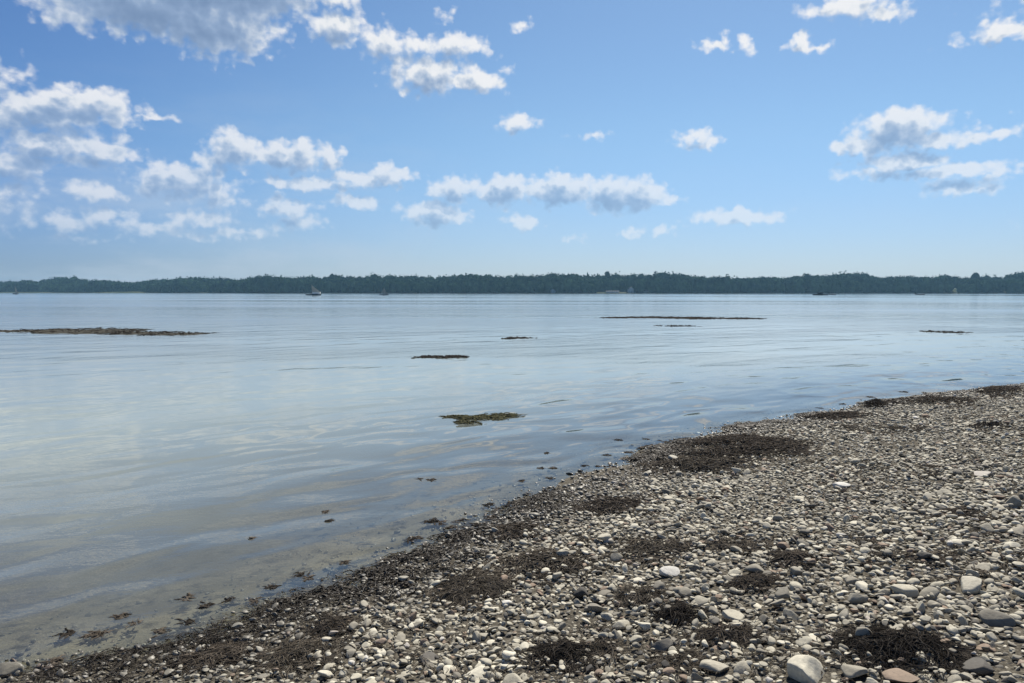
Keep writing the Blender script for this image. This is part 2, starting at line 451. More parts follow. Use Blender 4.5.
KINDS = {'dark': (0.0, 0.34, 'dark grey sea-worn pebble packed among paler ones at the front of the beach', 'dark grey pebbles at the front of the beach'),
         'grey': (0.34, 0.60, 'mid grey sea-worn pebble packed among others at the front of the beach', 'mid grey pebbles at the front of the beach'),
         'buff': (0.60, 0.89, 'pale buff sea-worn pebble packed among greyer ones at the front of the beach', 'pale buff pebbles at the front of the beach'),
         'brown': (0.89, 0.96, 'rusty brown sea-worn pebble packed among grey ones at the front of the beach', 'rusty brown pebbles at the front of the beach'),
         'white': (0.96, 1.01, 'whitish sea-worn pebble packed among grey ones at the front of the beach', 'whitish pebbles at the front of the beach')}
protos = {}
for i in indiv:
    kd = next(k for k, q in KINDS.items() if q[0] <= tone[i] < q[1])
    lo, hi, lab, grp = KINDS[kd]
    key = (kd, int(var[i]) % 8, int((tone[i] - lo) / (hi - lo) * 3))
    if key not in protos:
        me = mesh_np('pebble', SHAPES[3][var[i]], ICO[3][1], M_STONE, True)
        attr(me, 'tone', np.full(len(SHAPES[3][0]), tone[i]))
        protos[key] = bpy.data.objects.new('pebble', me); o = protos[key]
    else:
        o = protos[key].copy()
    COL.objects.link(o)
    o.matrix_world = Matrix.Translation(Vector(pos[i])) @ Matrix(RM[i].tolist()).to_4x4() @ Matrix.Diagonal((L[i], b_[i], c_[i], 1))
    tag(o, lab, 'pebble', grp)

# ------------------------------------------------------------------ seaweed
def strands(cx, cy, rx, ry, n, length, width, hgt, rot=0.0, seed=0, spread=1.0, base=None, curl=1.5, segs=5):
    """n limp fronds heaped in an ellipse; returns verts, quads"""
    rg = np.random.default_rng(seed)
    r = np.sqrt(rg.uniform(0, 1, n)) ** spread; th = rg.uniform(0, 6.283, n)
    r = r * (1 + 0.38 * vnoise(np.cos(th) * 1.9 + seed, np.sin(th) * 1.9, seed + 3) + 0.2 * vnoise(np.cos(th) * 5 + seed, np.sin(th) * 5, seed + 8))
    if base is None and math.hypot(cx, cy) < 7.5: r = r * np.where(rg.uniform(size=n) < 0.2, rg.uniform(1.0, 1.4, n), 1.0)
    lx, ly = r * np.cos(th) * rx, r * np.sin(th) * ry
    lump = 0.65 + 0.6 * vnoise(lx / max(rx, .01) * 2.3 + seed, ly / max(ry, .01) * 2.3, seed % 97)
    keepm = rg.uniform(size=n) < np.clip(1.5 * lump - 0.1 - 0.55 * r, 0.14, 1)
    lx, ly, r = lx[keepm], ly[keepm], r[keepm]; n = len(lx)
    ca, sa = math.cos(rot), math.sin(rot)
    x = cx + lx * ca - ly * sa; y = cy + lx * sa + ly * ca
    ang = rg.uniform(0, 6.283, n); ln = length * rg.uniform(0.5, 1.4, n); w = width * (1.0 if base is None and math.hypot(cx, cy) < 4.8 else 1.8) * rg.choice([0.6, 0.8, 1.0, 1.3, 2.2], n)
    dome = np.clip(1 - r ** 2, 0, 1)
    up = hgt * dome * rg.uniform(0.15, 1.0, n)
    lift = 0.012 if base is None else 0.004
    pts = []
    bend = rg.normal(0, curl, n)
    pit = rg.normal(0.0, 0.22, n)
    px_, py_, pz_ = x.copy(), y.copy(), up.copy()
    for k in range(segs + 1):
        g = height(px_, py_) if base is None else np.full(n, base)
        pts.append(np.stack([px_, py_, np.maximum(g + lift, g + lift + pz_)], -1))
        st = ln / segs
        px_ = px_ + np.cos(ang) * st; py_ = py_ + np.sin(ang) * st
        pz_ = np.maximum(pz_ + np.sin(pit) * st * 0.6, 0.004); pit = pit - 0.28
        ang = ang + bend / segs + rg.normal(0, 0.25, n)
    pts = np.stack(pts, 1)                                    # n, segs+1, 3
    tan = np.gradient(pts, axis=1); tan /= np.linalg.norm(tan, axis=2, keepdims=True) + 1e-9
    side = np.cross(tan, np.array([0, 0, 1.0])); side /= np.linalg.norm(side, axis=2, keepdims=True) + 1e-9
    upv = np.cross(side, tan)
    prof = np.array([0.55, 1.0, 1.0, 0.9, 0.7, 0.15][:segs + 1])[None, :, None] * w[:, None, None]
    A = pts + side * prof * 0.5; B = pts - side * prof * 0.5; C = pts + upv * prof * 0.35
    ring = np.stack([A, C, B], 2).reshape(-1, 3)
    nn = np.arange(n)[:, None, None] * (segs + 1) * 3; kk = np.arange(segs)[None, :, None] * 3; jj = np.arange(3)[None, None, :]
    a = nn + kk + jj; b2 = nn + kk + (jj + 1) % 3
    q = np.stack([a, b2, b2 + 3, a + 3], -1).reshape(-1, 4)
    return ring, q

def weed(name, label, cat, parts, mat, group=None, kind=None):
    vs, qs, o_ = [], [], 0
    for v, q in parts:
        vs.append(v); qs.append(q + o_); o_ += len(v)
    v = np.concatenate(vs); c = np.array([*v[:, :2].mean(0), v[:, 2].min()])
    me = mesh_np(name, v - c, np.concatenate(qs), mat, True)
    o = link(name, me); o.location = c
    return tag(o, label, cat, group, kind)

def patch_px(px, py, rx, ry, n, hgt, ln, wd, seed, water=False):
    c = on_water(px, py) if water else on_ground(px, py)
    d = np.linalg.norm(c - CAM)
    if py > 575: rx, ry = rx * 0.8, ry * 0.78
    dn = (on_water if water else on_ground)(px, py - ry)
    ryw = np.linalg.norm(dn[:2] - c[:2])
    n = int(n * (1.5 if py > 575 else 1.15))
    return strands(c[0], c[1], rx / F * d, ryw, n, ln, wd, hgt, rot=-math.atan2(c[0], c[1]), seed=seed, base=0.0 if water else None)

WEED = [  # px, py, rx, ry, n, height, strand length, width, material, label
    (898, 650, 56, 22, 3000, 0.055, 0.11, 0.0042, M_WEED_BLACK, 'biggest spiky black seaweed heap, on the pebbles near the bottom right'),
    (562, 656, 34, 15, 1100, 0.05, 0.09, 0.004, M_WEED_BLACK, 'black seaweed heap near the bottom edge below the centre of the beach'),
    (603, 650, 24, 12, 500, 0.03, 0.08, 0.0035, M_WEED_DRY, 'reddish brown seaweed tuft spilling right from a black seaweed heap'),
    (680, 617, 24, 13, 800, 0.055, 0.09, 0.004, M_WEED_BLACK, 'small black seaweed tuft left of the long buff wedge of stone'),
    (640, 597, 30, 11, 800, 0.03, 0.09, 0.004, M_WEED_DRY, 'brown seaweed mat just below the bright cream flat stone'),
    (724, 637, 32, 10, 800, 0.035, 0.09, 0.004, M_WEED, 'dark flat seaweed strip below the long buff wedge of stone'),
    (680, 662, 28, 14, 700, 0.02, 0.08, 0.0035, M_WEED_DRY, 'thin brown seaweed strewn over stones left of the long grey slab'),
    (475, 590, 48, 22, 2600, 0.05, 0.10, 0.0042, M_WEED_DRY, 'wide brown seaweed mat on the pebbles just above the front of the beach'),
    (331, 628, 24, 13, 900, 0.045, 0.09, 0.004, M_WEED, 'dark seaweed tuft close to the water edge on the left part of the beach'),
    (303, 655, 52, 17, 1900, 0.03, 0.09, 0.0038, M_WEED_DRY, 'flat brown seaweed mat at the lower left below a darker tuft'),
    (215, 660, 46, 14, 1700, 0.035, 0.09, 0.004, M_WEED, 'dark wrack mat covering the beach corner at the lower left'),
    (752, 585, 26, 9, 800, 0.04, 0.09, 0.004, M_WEED, 'dark seaweed patch in front of the grey humped stone'),
    (548, 567, 62, 15, 2300, 0.035, 0.10, 0.0042, M_WEED_DRY, 'long low brown seaweed mat stretching across the middle of the beach'),
    (612, 507, 36, 9, 1500, 0.045, 0.10, 0.0045, M_WEED, 'dark seaweed mat beside the water in the middle of the shore'),
    (652, 550, 42, 10, 1300, 0.03, 0.10, 0.0042, M_WEED_DRY, 'brown seaweed mat above the bright cream flat stone'),
    (735, 449, 72, 13, 4200, 0.08, 0.15, 0.006, M_WEED, 'widest dark wrack bank, lying right along the waterline'),
    (700, 466, 55, 9, 2000, 0.06, 0.13, 0.006, M_WEED_DRY, 'brown lower half of the wrack, between the widest dark bank and the pebbles'),
    (835, 417, 32, 4, 1400, 0.05, 0.13, 0.006, M_WEED, 'narrow dark wrack strip along the waterline below a black tuft'),
    (875, 407, 11, 4, 350, 0.12, 0.13, 0.007, M_WEED_BLACK, 'small black upright wrack tuft on the waterline far up the beach'),
    (930, 402, 44, 4, 1200, 0.08, 0.15, 0.007, M_WEED, 'dark wrack bank on the waterline near the right edge of the beach'),
    (1000, 392, 20, 5, 2000, 0.08, 0.15, 0.007, M_WEED, 'farthest dark wrack bank, where the beach leaves the picture'),
    (987, 427, 20, 2.5, 350, 0.05, 0.12, 0.007, M_WEED_BLACK, 'thin black wrack strip on the upper beach above a white flat stone'),
    (870, 430, 50, 5, 1100, 0.03, 0.13, 0.005, M_WEED_DRY, 'brown wrack strewn on the upper beach behind the waterline bank'),
    (745, 548, 34, 6, 700, 0.02, 0.10, 0.004, M_WEED_DRY, 'sparse brown wrack in the middle of the beach beside a reddish stone'),
    (790, 561, 17, 6, 1100, 0.04, 0.09, 0.004, M_WEED, 'small dark tuft just below a reddish brown stone'),
    (965, 515, 26, 5, 500, 0.02, 0.10, 0.004, M_WEED, 'low dark wrack patch among pebbles near the right edge, below a white stone'),
    (920, 560, 34, 6, 500, 0.015, 0.09, 0.004, M_WEED_DRY, 'sparse brown wrack above the buff stone and the black fronted stone'),
    (512, 533, 26, 8, 1500, 0.035, 0.09, 0.0045, M_WEED, 'dark wrack tuft at the bend of the waterline in the middle of the shore'),
]
for i, (px, py, rx, ry, nn, hg, ln, wd, mt, lab) in enumerate(WEED):
    weed('seaweed_patch', lab, 'seaweed', [patch_px(px, py, rx, ry, nn, hg, ln, wd, 50 + i)], mt, 'seaweed patches lying on the beach')

# loose wrack all along the waterline (nobody could count it)
parts = []
for i in range(800):
    k = random.uniform(4.5, len(P) - 4.6); a = int(k); t = k - a
    q = P[a] * (1 - t) + P[a + 1] * t
    nrm_ = np.array([P[a + 1][1] - P[a][1], -(P[a + 1][0] - P[a][0])]); nrm_ /= np.linalg.norm(nrm_)
    w_ = random.choice([random.gauss(0.12, 0.10), random.gauss(0.3, 0.22), random.gauss(0.0, 0.06)])
    q = q + nrm_ * w_
    if vnoise(np.array([q[0] * 1.1]), np.array([q[1] * 1.1]), 77)[0] < -0.25: continue
    dd = math.hypot(q[0], q[1])
    parts.append(strands(q[0], q[1], random.uniform(.05, .2), random.uniform(.04, .1), int(random.uniform(14, 60)), 0.085 if dd < 9 else .12, 0.004 if dd < 8 else .006, random.uniform(.01, .045), random.uniform(0, 3), 300 + i))
weed('wrack', 'loose dark wrack strewn along the whole waterline of the beach', 'wrack', parts, M_WEED_EDGE, kind='stuff')
parts = []
for i in range(760):
    px = random.uniform(30, 1024); py = random.uniform(400, 680)
    g = on_ground(px, py)
    if float(sdist(g[0], g[1])) < 0.2 or vnoise(np.array([g[0] * .9]), np.array([g[1] * .9]), 78)[0] < 0.0: continue
    parts.append(strands(g[0], g[1], random.uniform(.04, .16), random.uniform(.03, .1), int(random.uniform(10, 45)), 0.08, 0.0035, random.uniform(.008, .03), random.uniform(0, 3), 900 + i))
weed('dry_wrack', 'scraps of dry brown wrack scattered between the pebbles of the beach', 'wrack', parts, M_WEED_DRY, kind='stuff')

# seaweed bits floating in the shallows
BITS = [(430, 521, 9), (440, 523, 7), (462, 521, 9), (476, 524, 6), (452, 527, 6), (492, 517, 10), (489, 505, 6), (497, 509, 5), (510, 504, 8), (526, 503, 7),
        (550, 502, 8), (432, 480, 6), (420, 479, 4), (521, 481, 4), (541, 468, 5), (546, 453, 3), (553, 468, 4), (549, 478, 5), (586, 466, 5), (598, 466, 3),
        (612, 467, 4), (619, 440, 5), (628, 452, 6), (646, 439, 4), (650, 448, 5), (606, 455, 5), (580, 474, 6), (410, 540, 6), (416, 538, 5), (386, 560, 5),
        (330, 520, 4), (325, 512, 4), (253, 538, 3), (230, 600, 7), (187, 598, 5), (252, 601, 5), (68, 634, 8), (92, 634, 4), (102, 634, 8), (188, 622, 7),
        (134, 624, 5), (122, 616, 6), (300, 575, 7), (308, 578, 5), (345, 563, 6), (270, 588, 6), (160, 632, 6), (55, 662, 10), (205, 606, 6), (870, 397, 5), (842, 404, 4), (905, 392, 6), (820, 408, 4)]
for i, (px, py, r) in enumerate(BITS):
    c = on_water(px, py); d = np.linalg.norm(c - CAM)
    rw = r / F * d
    pr = [strands(c[0], c[1], rw * 0.7, rw * 0.5 + 0.02, int(34 + 7 * r), 0.04 + rw * 0.3, 0.006, 0.010 + rw * 0.08, 0, 1500 + i, base=-0.011)]
    weed('seaweed_tuft', 'small dark seaweed tuft breaking the surface of the shallows off the beach', 'seaweed', pr, M_WEED if i % 3 else M_WEED_BLACK, 'seaweed tufts in the shallows')

# rockweed beds awash farther out: a low mound at the surface with fronds on it
def awash(label, blobs, mat, hgt, frond, seed, top=None):
    root_c = on_water(*blobs[0][:2])
    vs, qs, o_ = [], [], 0
    fr = []
    for j, (px, py, rx, ry) in enumerate(blobs):
        c = on_water(px, py); d = np.linalg.norm(c - CAM)
        rxw = rx / F * d; ryw = max(np.linalg.norm(on_water(px, py - ry)[:2] - c[:2]), 0.05)
        nr, na = 9, 36
        aa = np.linspace(0, 2 * math.pi, na, endpoint=False)
        rim = 1 + 0.30 * vnoise(np.cos(aa) * 2.1 + j * 5, np.sin(aa) * 2.1, seed + j) + 0.15 * vnoise(np.cos(aa) * 6 + j, np.sin(aa) * 6, seed + j + 9)
        rr = np.linspace(0, 1, nr + 1)[1:]
        gx_ = np.concatenate([[0], (rr[:, None] * rim * np.cos(aa)).ravel()]) * rxw
        gy_ = np.concatenate([[0], (rr[:, None] * rim * np.sin(aa)).ravel()]) * ryw
        rad = np.concatenate([[0], np.repeat(rr, na)])
        hgt_ = hgt * 0.6; hz = hgt_ * (1 - rad ** 2.0) * (0.75 + 0.5 * vnoise(gx_ / 0.4, gy_ / 0.25, seed + 3)) - 0.03 * rad ** 4 - 0.004
        th = -math.atan2(c[0], c[1])
        X_ = c[0] + gx_ * math.cos(th) - gy_ * math.sin(th); Y_ = c[1] + gx_ * math.sin(th) + gy_ * math.cos(th)
        vs.append(np.stack([X_, Y_, hz], -1))
        ring = 1 + np.arange(nr * na).reshape(nr, na)
        nx = np.roll(ring, -1, 1)
        q = np.stack([ring[:-1], ring[1:], nx[1:], nx[:-1]], -1).reshape(-1, 4)
        tri = np.stack([np.zeros(na, int), ring[0], nx[0], nx[0]], -1)
        qs.append((q + o_, tri + o_)); o_ += len(gx_)
        fr.append(strands(c[0], c[1], rxw * 1.1, ryw * 1.1, int(frond * (rx / 20 + 1)), min(0.45, 0.12 + rxw * 0.1), 0.008 if d < 20 else 0.02, hgt * 0.7, th, seed + 40 + j, base=-0.004))
    v = np.concatenate(vs)
    me = bpy.data.meshes.new('seaweed_bed')
    faces = []
    for q, t in qs: faces += q.tolist() + [tt[:3] for tt in t.tolist()]
    me.from_pydata((v - root_c).tolist(), [], faces); me.materials.append(mat)
    for p_ in me.polygons: p_.use_smooth = True
    o = link('seaweed_bed', me); o.location = root_c
    tag(o, label, 'seaweed', 'seaweed beds awash offshore')
    vv, qq, oo = [], [], 0
    for a, b2 in fr: vv.append(a); qq.append(b2 + oo); oo += len(a)
    f = link('fronds', mesh_np('fronds', np.concatenate(vv) - root_c, np.concatenate(qq), top or M_WEED_BLACK, True), o)
    return o

awash('longest brown weed covered bar breaking the water off to the left', [(85, 331.5, 52, 2.6), (20, 331, 24, 1.0), (140, 333, 30, 1.7), (180, 334, 26, 1.3), (55, 331, 28, 1.8)], M_BAR, 0.09, 170, 400)
awash('olive topped seaweed bed awash nearest to the beach', [(494, 416.5, 22, 2.8), (472, 418, 17, 1.8), (467, 422.5, 10, 1.2), (509, 416, 10, 1.4), (455, 417, 7, 0.9)], M_WEED_OLIVE, 0.04, 150, 440, M_WEED_OLIVE)
awash('thin black seaweed bed awash in mid water, left of centre', [(440, 357, 20, 1.2), (428, 356.8, 9, 1.0), (458, 357, 9, 0.9)], M_WEED_BLACK, 0.05, 120, 470)
awash('small faint seaweed bed awash beyond the thin black one', [(520, 338, 13, 0.8), (510, 338.4, 6, 0.6)], M_WEED_BLACK, 0.05, 90, 500)
awash('long dark seaweed line awash far out right of centre', [(650, 317.5, 34, 0.8), (615, 317.8, 16, 0.5), (690, 318, 36, 1.0), (735, 318.5, 30, 0.7)], M_WEED_BLACK, 0.10, 160, 530)
awash('short faint seaweed line just nearer than the long dark one', [(678, 326, 20, 0.5)], M_BAR, 0.05, 60, 560)
awash('seaweed bed awash far out near the right edge of the bay', [(936, 331.8, 15, 0.8), (955, 332.4, 12, 0.7)], M_BAR, 0.06, 90, 590)

# ------------------------------------------------------------------ far wood
def crown_tris(c, rad, hgt, rg, n, conifer=False):
    th = rg.uniform(0, 6.283, n); u_ = rg.uniform(-1, 1, n); r = rg.uniform(0.5, 0.95, n) ** 0.6
    if conifer:
        hh = rg.uniform(0, 1, n) ** 1.3; rr = (1 - hh) * rad * rg.uniform(0.4, 1.05, n)
        p = np.stack([np.cos(th) * rr, np.sin(th) * rr, hh * hgt], -1)
    else:
        q = np.sqrt(1 - u_ ** 2)
        lob = 1 + 0.28 * np.sin(3 * th + c[0]) * np.sin(2.5 * u_ + c[1])
        p = np.stack([np.cos(th) * q * rad * r * lob, np.sin(th) * q * rad * r * lob, hgt * 0.52 + u_ * hgt * 0.5 * r * lob], -1)
    p = p + np.asarray(c)
    sz = rad * rg.uniform(0.10, 0.22, n)
    d1 = rg.normal(size=(n, 3)); d1 /= np.linalg.norm(d1, axis=1, keepdims=True)
    d2 = np.cross(d1, rg.normal(size=(n, 3))); d2 /= np.linalg.norm(d2, axis=1, keepdims=True)
    a = p + d1 * sz[:, None]; b2 = p + (-0.5 * d1 + 0.87 * d2) * sz[:, None]; c2 = p + (-0.5 * d1 - 0.87 * d2) * sz[:, None]
    return np.stack([a, b2, c2], 1).reshape(-1, 3)

def at_far(px, t):
    """point t metres behind the far waterline in the direction of column px"""
    k = (px - 512) / (F * cp)
    y = 1000.0
    for _ in range(40): y = float(far_edge(np.array([k * y]))[0]) + t
    return np.array([k * y, y, float(height(k * y, y))])

HOUSES = [(630, 10), (553, 9), (612, 8), (953, 95), (645, 12)]
rg = np.random.default_rng(5)
hpos = [at_far(*h) for h in HOUSES]
tv = []; nt_ = 0
ICO1, ICO1F = ico(2)
rows = [3, 8, 15, 24, 34, 46, 60, 78, 100, 125]
trunk_v, trunk_q = [], []
for t in rows:
    xs = np.arange(-1150, 900, 6.2 if t < 60 else 7.5)
    xs = xs + rg.uniform(-2.6, 2.6, len(xs))
    for xx in xs:
        yy = float(far_edge(np.array([xx]))[0]) + t + rg.uniform(-3, 3)
        if abs(xx / yy) > 0.86: continue
        if any((abs(xx / yy - hp[0] / hp[1]) * hp[1] < hw) and (yy < hp[1] + hw * .6) for hp, hw in zip(hpos, (9, 7, 17, 5, 5))): continue
        zz = float(height(xx, yy))
        hn = 0.80 + 0.34 * vnoise(np.array([xx / 60.0]), np.array([t / 40.0]), 61)[0] + 0.10 * vnoise(np.array([xx / 17.0]), np.array([t / 11.0]), 62)[0]
        hh = (14.5 if t < 6 else 20.5) * hn * rg.uniform(0.92, 1.08)
        con = False
        rad = hh * (0.2 if con else rg.uniform(0.3, 0.42))
        tv.append(crown_tris((xx, yy, zz + (1.0 if con else hh * 0.12)), rad, hh * (1.1 if con else 0.9), rg, 140 if t > 30 else 170, con))
        core = ICO1 * np.array([rad * .9, rad * .9, hh * .44]) * (1 + 0.18 * np.sin(ICO1 @ rg.normal(size=3) * 3))[:, None] * (0.55 if con else 1.0) + (xx, yy, zz + hh * 0.5)
        tv.append(core[ICO1F].reshape(-1, 3))
        nt_ += 1
tv = np.concatenate(tv)
me = mesh_np('woods', tv, np.arange(len(tv)).reshape(-1, 3), M_LEAF)
tag(link('woods', me), 'dark green wood lining the whole far shore of the bay', 'wood', kind='stuff')
print('far trees', nt_)

def far_tree(px, t, hh, rad, label, con=False, seed=0):
    p = at_far(px, t); rg_ = np.random.default_rng(700 + seed)
    root = empty('tree', p); tag(root, label, 'tree', 'trees standing out of the far wood')
    ct = crown_tris((0, 0, hh * 0.15), rad, hh * 0.88, rg_, 420, con)
    cv_, cf_ = ico(3); cv_ = cv_ * (1 + 0.2 * np.sin(cv_ @ np.array([2.1, 3.3, 1.7]) * 2 + seed))[:, None] * np.array([rad * .82, rad * .82, hh * .4])
    if con: cv_[:, :2] *= (0.95 - 0.55 * (cv_[:, 2:3] / (hh * .4) + 1) / 2)
    ct = np.concatenate([ct, (cv_ + (0, 0, hh * 0.57))[cf_].reshape(-1, 3)])
    link('crown', mesh_np('crown', ct, np.arange(len(ct)).reshape(-1, 3), M_LEAF), root)
    bm = bmesh.new(); bmesh.ops.create_cone(bm, cap_ends=True, segments=8, radius1=0.35, radius2=0.12, depth=hh * 0.7, matrix=Matrix.Translation((0, 0, hh * 0.35)))
    for s_ in range(5):
        a = s_ * 1.3
        bmesh.ops.create_cone(bm, cap_ends=True, segments=6, radius1=0.14, radius2=0.04, depth=rad * 0.9, matrix=Matrix.Translation((math.cos(a) * rad * .3, math.sin(a) * rad * .3, hh * (0.35 + 0.07 * s_))) @ Matrix.Rotation(a, 4, 'Z') @ Matrix.Rotation(0.9, 4, 'Y'))
    me = bpy.data.meshes.new('trunk'); bm.to_mesh(me); bm.free(); me.materials.append(M_BARK)
    link('trunk', me, root)
far_tree(607, 70, 25.5, 4.6, 'tallest tree of the far wood, square topped, right of a pointed one', seed=1)
far_tree(587, 70, 24.5, 3.6, 'pointed tall tree of the far wood, left of the square topped one', True, seed=2)
far_tree(69, 60, 21.5, 5.0, 'tree rising above the low left part of the far wood', seed=3)
far_tree(1016, 110, 22, 7.0, 'broad tree rising from the far wood at its right end', seed=4)
far_tree(973, 110, 21.5, 6.5, 'rounded tree rising from the far wood above a pale house', seed=5)
far_tree(562, 100, 20.5, 11.0, 'wide dome shaped tree of the far wood, left of the pointed one', seed=6)
far_tree(335, 50, 22.5, 11.0, 'broad domed tree of the far wood above the white sailed boat', seed=7)
far_tree(516, 80, 21.5, 4.0, 'small knob of a tree on the far wood skyline near the centre', seed=8)

# ------------------------------------------------------------------ houses
M_WALL = simple('white_clapboard', (0.5, 0.5, 0.48), 0.6, 0.08, 0.6)
M_ROOF = simple('grey_shingle', (0.16, 0.16, 0.165), 0.8, 0.2, 1.5)
M_PANE = simple('window_glass', (0.03, 0.035, 0.04), 0.1, 0.1)
M_BRICK = simple('chimney_brick', (0.28, 0.13, 0.09), 0.8)

def box_me(name, boxes, mat):
    bm = bmesh.new()
    for (x0, x1, y0, y1, z0, z1) in boxes:
        bmesh.ops.create_cube(bm, size=1.0, matrix=Matrix.Translation(((x0 + x1) / 2, (y0 + y1) / 2, (z0 + z1) / 2)) @ Matrix.Diagonal((x1 - x0, y1 - y0, z1 - z0, 1)))
    me = bpy.data.meshes.new(name); bm.to_mesh(me); bm.free(); me.materials.append(mat)
    return me

def poly_me(name, v, f, mat, smooth=False):
    me = bpy.data.meshes.new(name); me.from_pydata(v, [], f); me.update(); me.materials.append(mat)
    if smooth:
        for p_ in me.polygons: p_.use_smooth = True
    return me

def house(p, w, d, h, ridge, label, rz=0.0, nwin=3, gable_front=True):
    root = empty('house', (p[0], p[1], p[2] - 0.3), rz); tag(root, label, 'house')
    a, b2 = w / 2, d / 2
    if gable_front:
        v = [(-a, -b2, 0), (a, -b2, 0), (a, b2, 0), (-a, b2, 0), (-a, -b2, h), (a, -b2, h), (a, b2, h), (-a, b2, h), (0, -b2, h + ridge), (0, b2, h + ridge)]
        f = [(0, 1, 5, 8, 4), (1, 2, 6, 5), (2, 3, 7, 9, 6), (3, 0, 4, 7)]
        e = 0.4; k = ridge / a
        rv = []
        for yy in (-b2 - e, b2 + e):
            rv += [(-a - e, yy, h - e * k + .02), (0, yy, h + ridge + .02), (a + e, yy, h - e * k + .02), (a + e, yy, h - e * k + .22), (0, yy, h + ridge + .25), (-a - e, yy, h - e * k + .22)]
        ends = 'y'
    else:
        v = [(-a, -b2, 0), (a, -b2, 0), (a, b2, 0), (-a, b2, 0), (-a, -b2, h), (a, -b2, h), (a, b2, h), (-a, b2, h), (-a, 0, h + ridge), (a, 0, h + ridge)]
        f = [(0, 1, 5, 4), (1, 2, 6, 9, 5), (2, 3, 7, 6), (3, 0, 4, 8, 7)]
        e = 0.4; k = ridge / b2
        rv = []
        for xx in (-a - e, a + e):
            rv += [(xx, -b2 - e, h - e * k + .02), (xx, 0, h + ridge + .02), (xx, b2 + e, h - e * k + .02), (xx, b2 + e, h - e * k + .22), (xx, 0, h + ridge + .25), (xx, -b2 - e, h - e * k + .22)]
    rf = [(i, (i + 1) % 6, (i + 1) % 6 + 6, i + 6) for i in range(6)] + [(0, 1, 4, 5), (1, 2, 3, 4), (6, 7, 10, 11), (7, 8, 9, 10)]
    link('wall', poly_me('wall', v, f, M_WALL), root)
    rf_o = link('roof', poly_me('roof', rv, rf, M_ROOF), root)
    link('chimney', box_me('chimney', [(a * .4, a * .4 + .8, .3, 1.1, h + ridge * .35, h + ridge + .9)], M_BRICK), rf_o)
    for i in range(nwin):
        xx = -a + w * (i + 0.5) / nwin
        if nwin > 1 and i == nwin // 2:
            link('door', box_me('door', [(xx - .5, xx + .5, -b2 - .05, -b2 + .04, 0.2, 2.3)], M_ROOF), root); continue
        fr = link('window', box_me('window', [(xx - .6, xx + .6, -b2 - .06, -b2 + .03, 1.0, 2.3)], M_WALL), root)
        link('pane', box_me('pane', [(xx - .48, xx + .48, -b2 - .09, -b2 - .05, 1.12, 2.18)], M_PANE), fr)
house(hpos[0], 6.5, 8, 4.6, 3.0, 'white gabled house on the far shore beside a long low shed', 0.1, 3)
house(hpos[1], 6.0, 7, 3.0, 2.2, 'small white house on the far shore left of the two tall trees', -0.2, 2)
house(hpos[2], 17, 5, 1.5, 0.9, 'long low pale shed on the far shore left of the gabled house', 0.0, 7, False)
house(hpos[3], 6.5, 7, 3.4, 2.4, 'pale house up among the far trees near the right end', 0.15, 3, False)
house(hpos[4], 6.0, 6, 2.2, 1.5, 'little pale hut on the far shore right of the gabled house', 0.0, 2, False)

# ------------------------------------------------------------------ boats
M_HULL_D = simple('dark_hull', (0.035, 0.045, 0.05), 0.4, 0.15)
M_HULL_G = simple('grey_hull', (0.16, 0.19, 0.21), 0.4, 0.15)
M_WHITE = simple('boat_white', (0.72, 0.73, 0.72), 0.45, 0.06)
def make_sail(name, col):
    m, nt = mat_new(name); b = NB(nt)
    tl = b.node('ShaderNodeBsdfTranslucent'); tl.inputs[0].default_value = (*col, 1)
    mx = b.node('ShaderNodeMixShader'); mx.inputs[0].default_value = 0.5
    b.put(mx.inputs[1], b.bsdf(col, 0.8, 0.2)); b.put(mx.inputs[2], tl.outputs[0]); b.out(mx.outputs[0])
    return m
M_SAIL = make_sail('sail_cloth', (0.30, 0.32, 0.32))
M_SAIL_G = make_sail('grey_sail_cloth', (0.20, 0.23, 0.25))
M_SPAR = simple('spar', (0.35, 0.33, 0.3), 0.5)

def hull_me(Ln, B, free, mat):
    n = 13; v = []; f = []
    for i in range(n):
        t = i / (n - 1)
        wd = B / 2 * (1 - max(0, (t - 0.45) / 0.55) ** 2.2) * (0.82 + 0.18 * min(1, t / 0.3))
        wd = max(wd, 0.02); sh = free * (1 + 0.45 * t ** 2)
        xx = -Ln / 2 + Ln * t
        v += [(xx, -wd, sh), (xx - .0, -wd * .86, 0.0), (xx * 0.97, -wd * .3, -0.25), (xx * .97, wd * .3, -0.25), (xx, wd * .86, 0.0), (xx, wd, sh)]
    for i in range(n - 1):
        for k in range(5): a = i * 6 + k; f.append((a, a + 6, a + 7, a + 1))
        a = i * 6; f.append((a, a + 5, a + 11, a + 6))
    f.append((0, 1, 2, 3, 4, 5)); f.append(tuple(range((n - 1) * 6, n * 6))[::-1])
    return poly_me('hull', v, f, mat, False)

def tube_me(name, p0, p1, r, mat):
    bm = bmesh.new(); p0, p1 = Vector(p0), Vector(p1); d = p1 - p0
    bmesh.ops.create_cone(bm, cap_ends=True, segments=10, radius1=r, radius2=r * .8, depth=d.length, matrix=Matrix.Translation((p0 + p1) / 2) @ d.to_track_quat('Z', 'Y').to_matrix().to_4x4())
    me = bpy.data.meshes.new(name); bm.to_mesh(me); bm.free(); me.materials.append(mat); return me

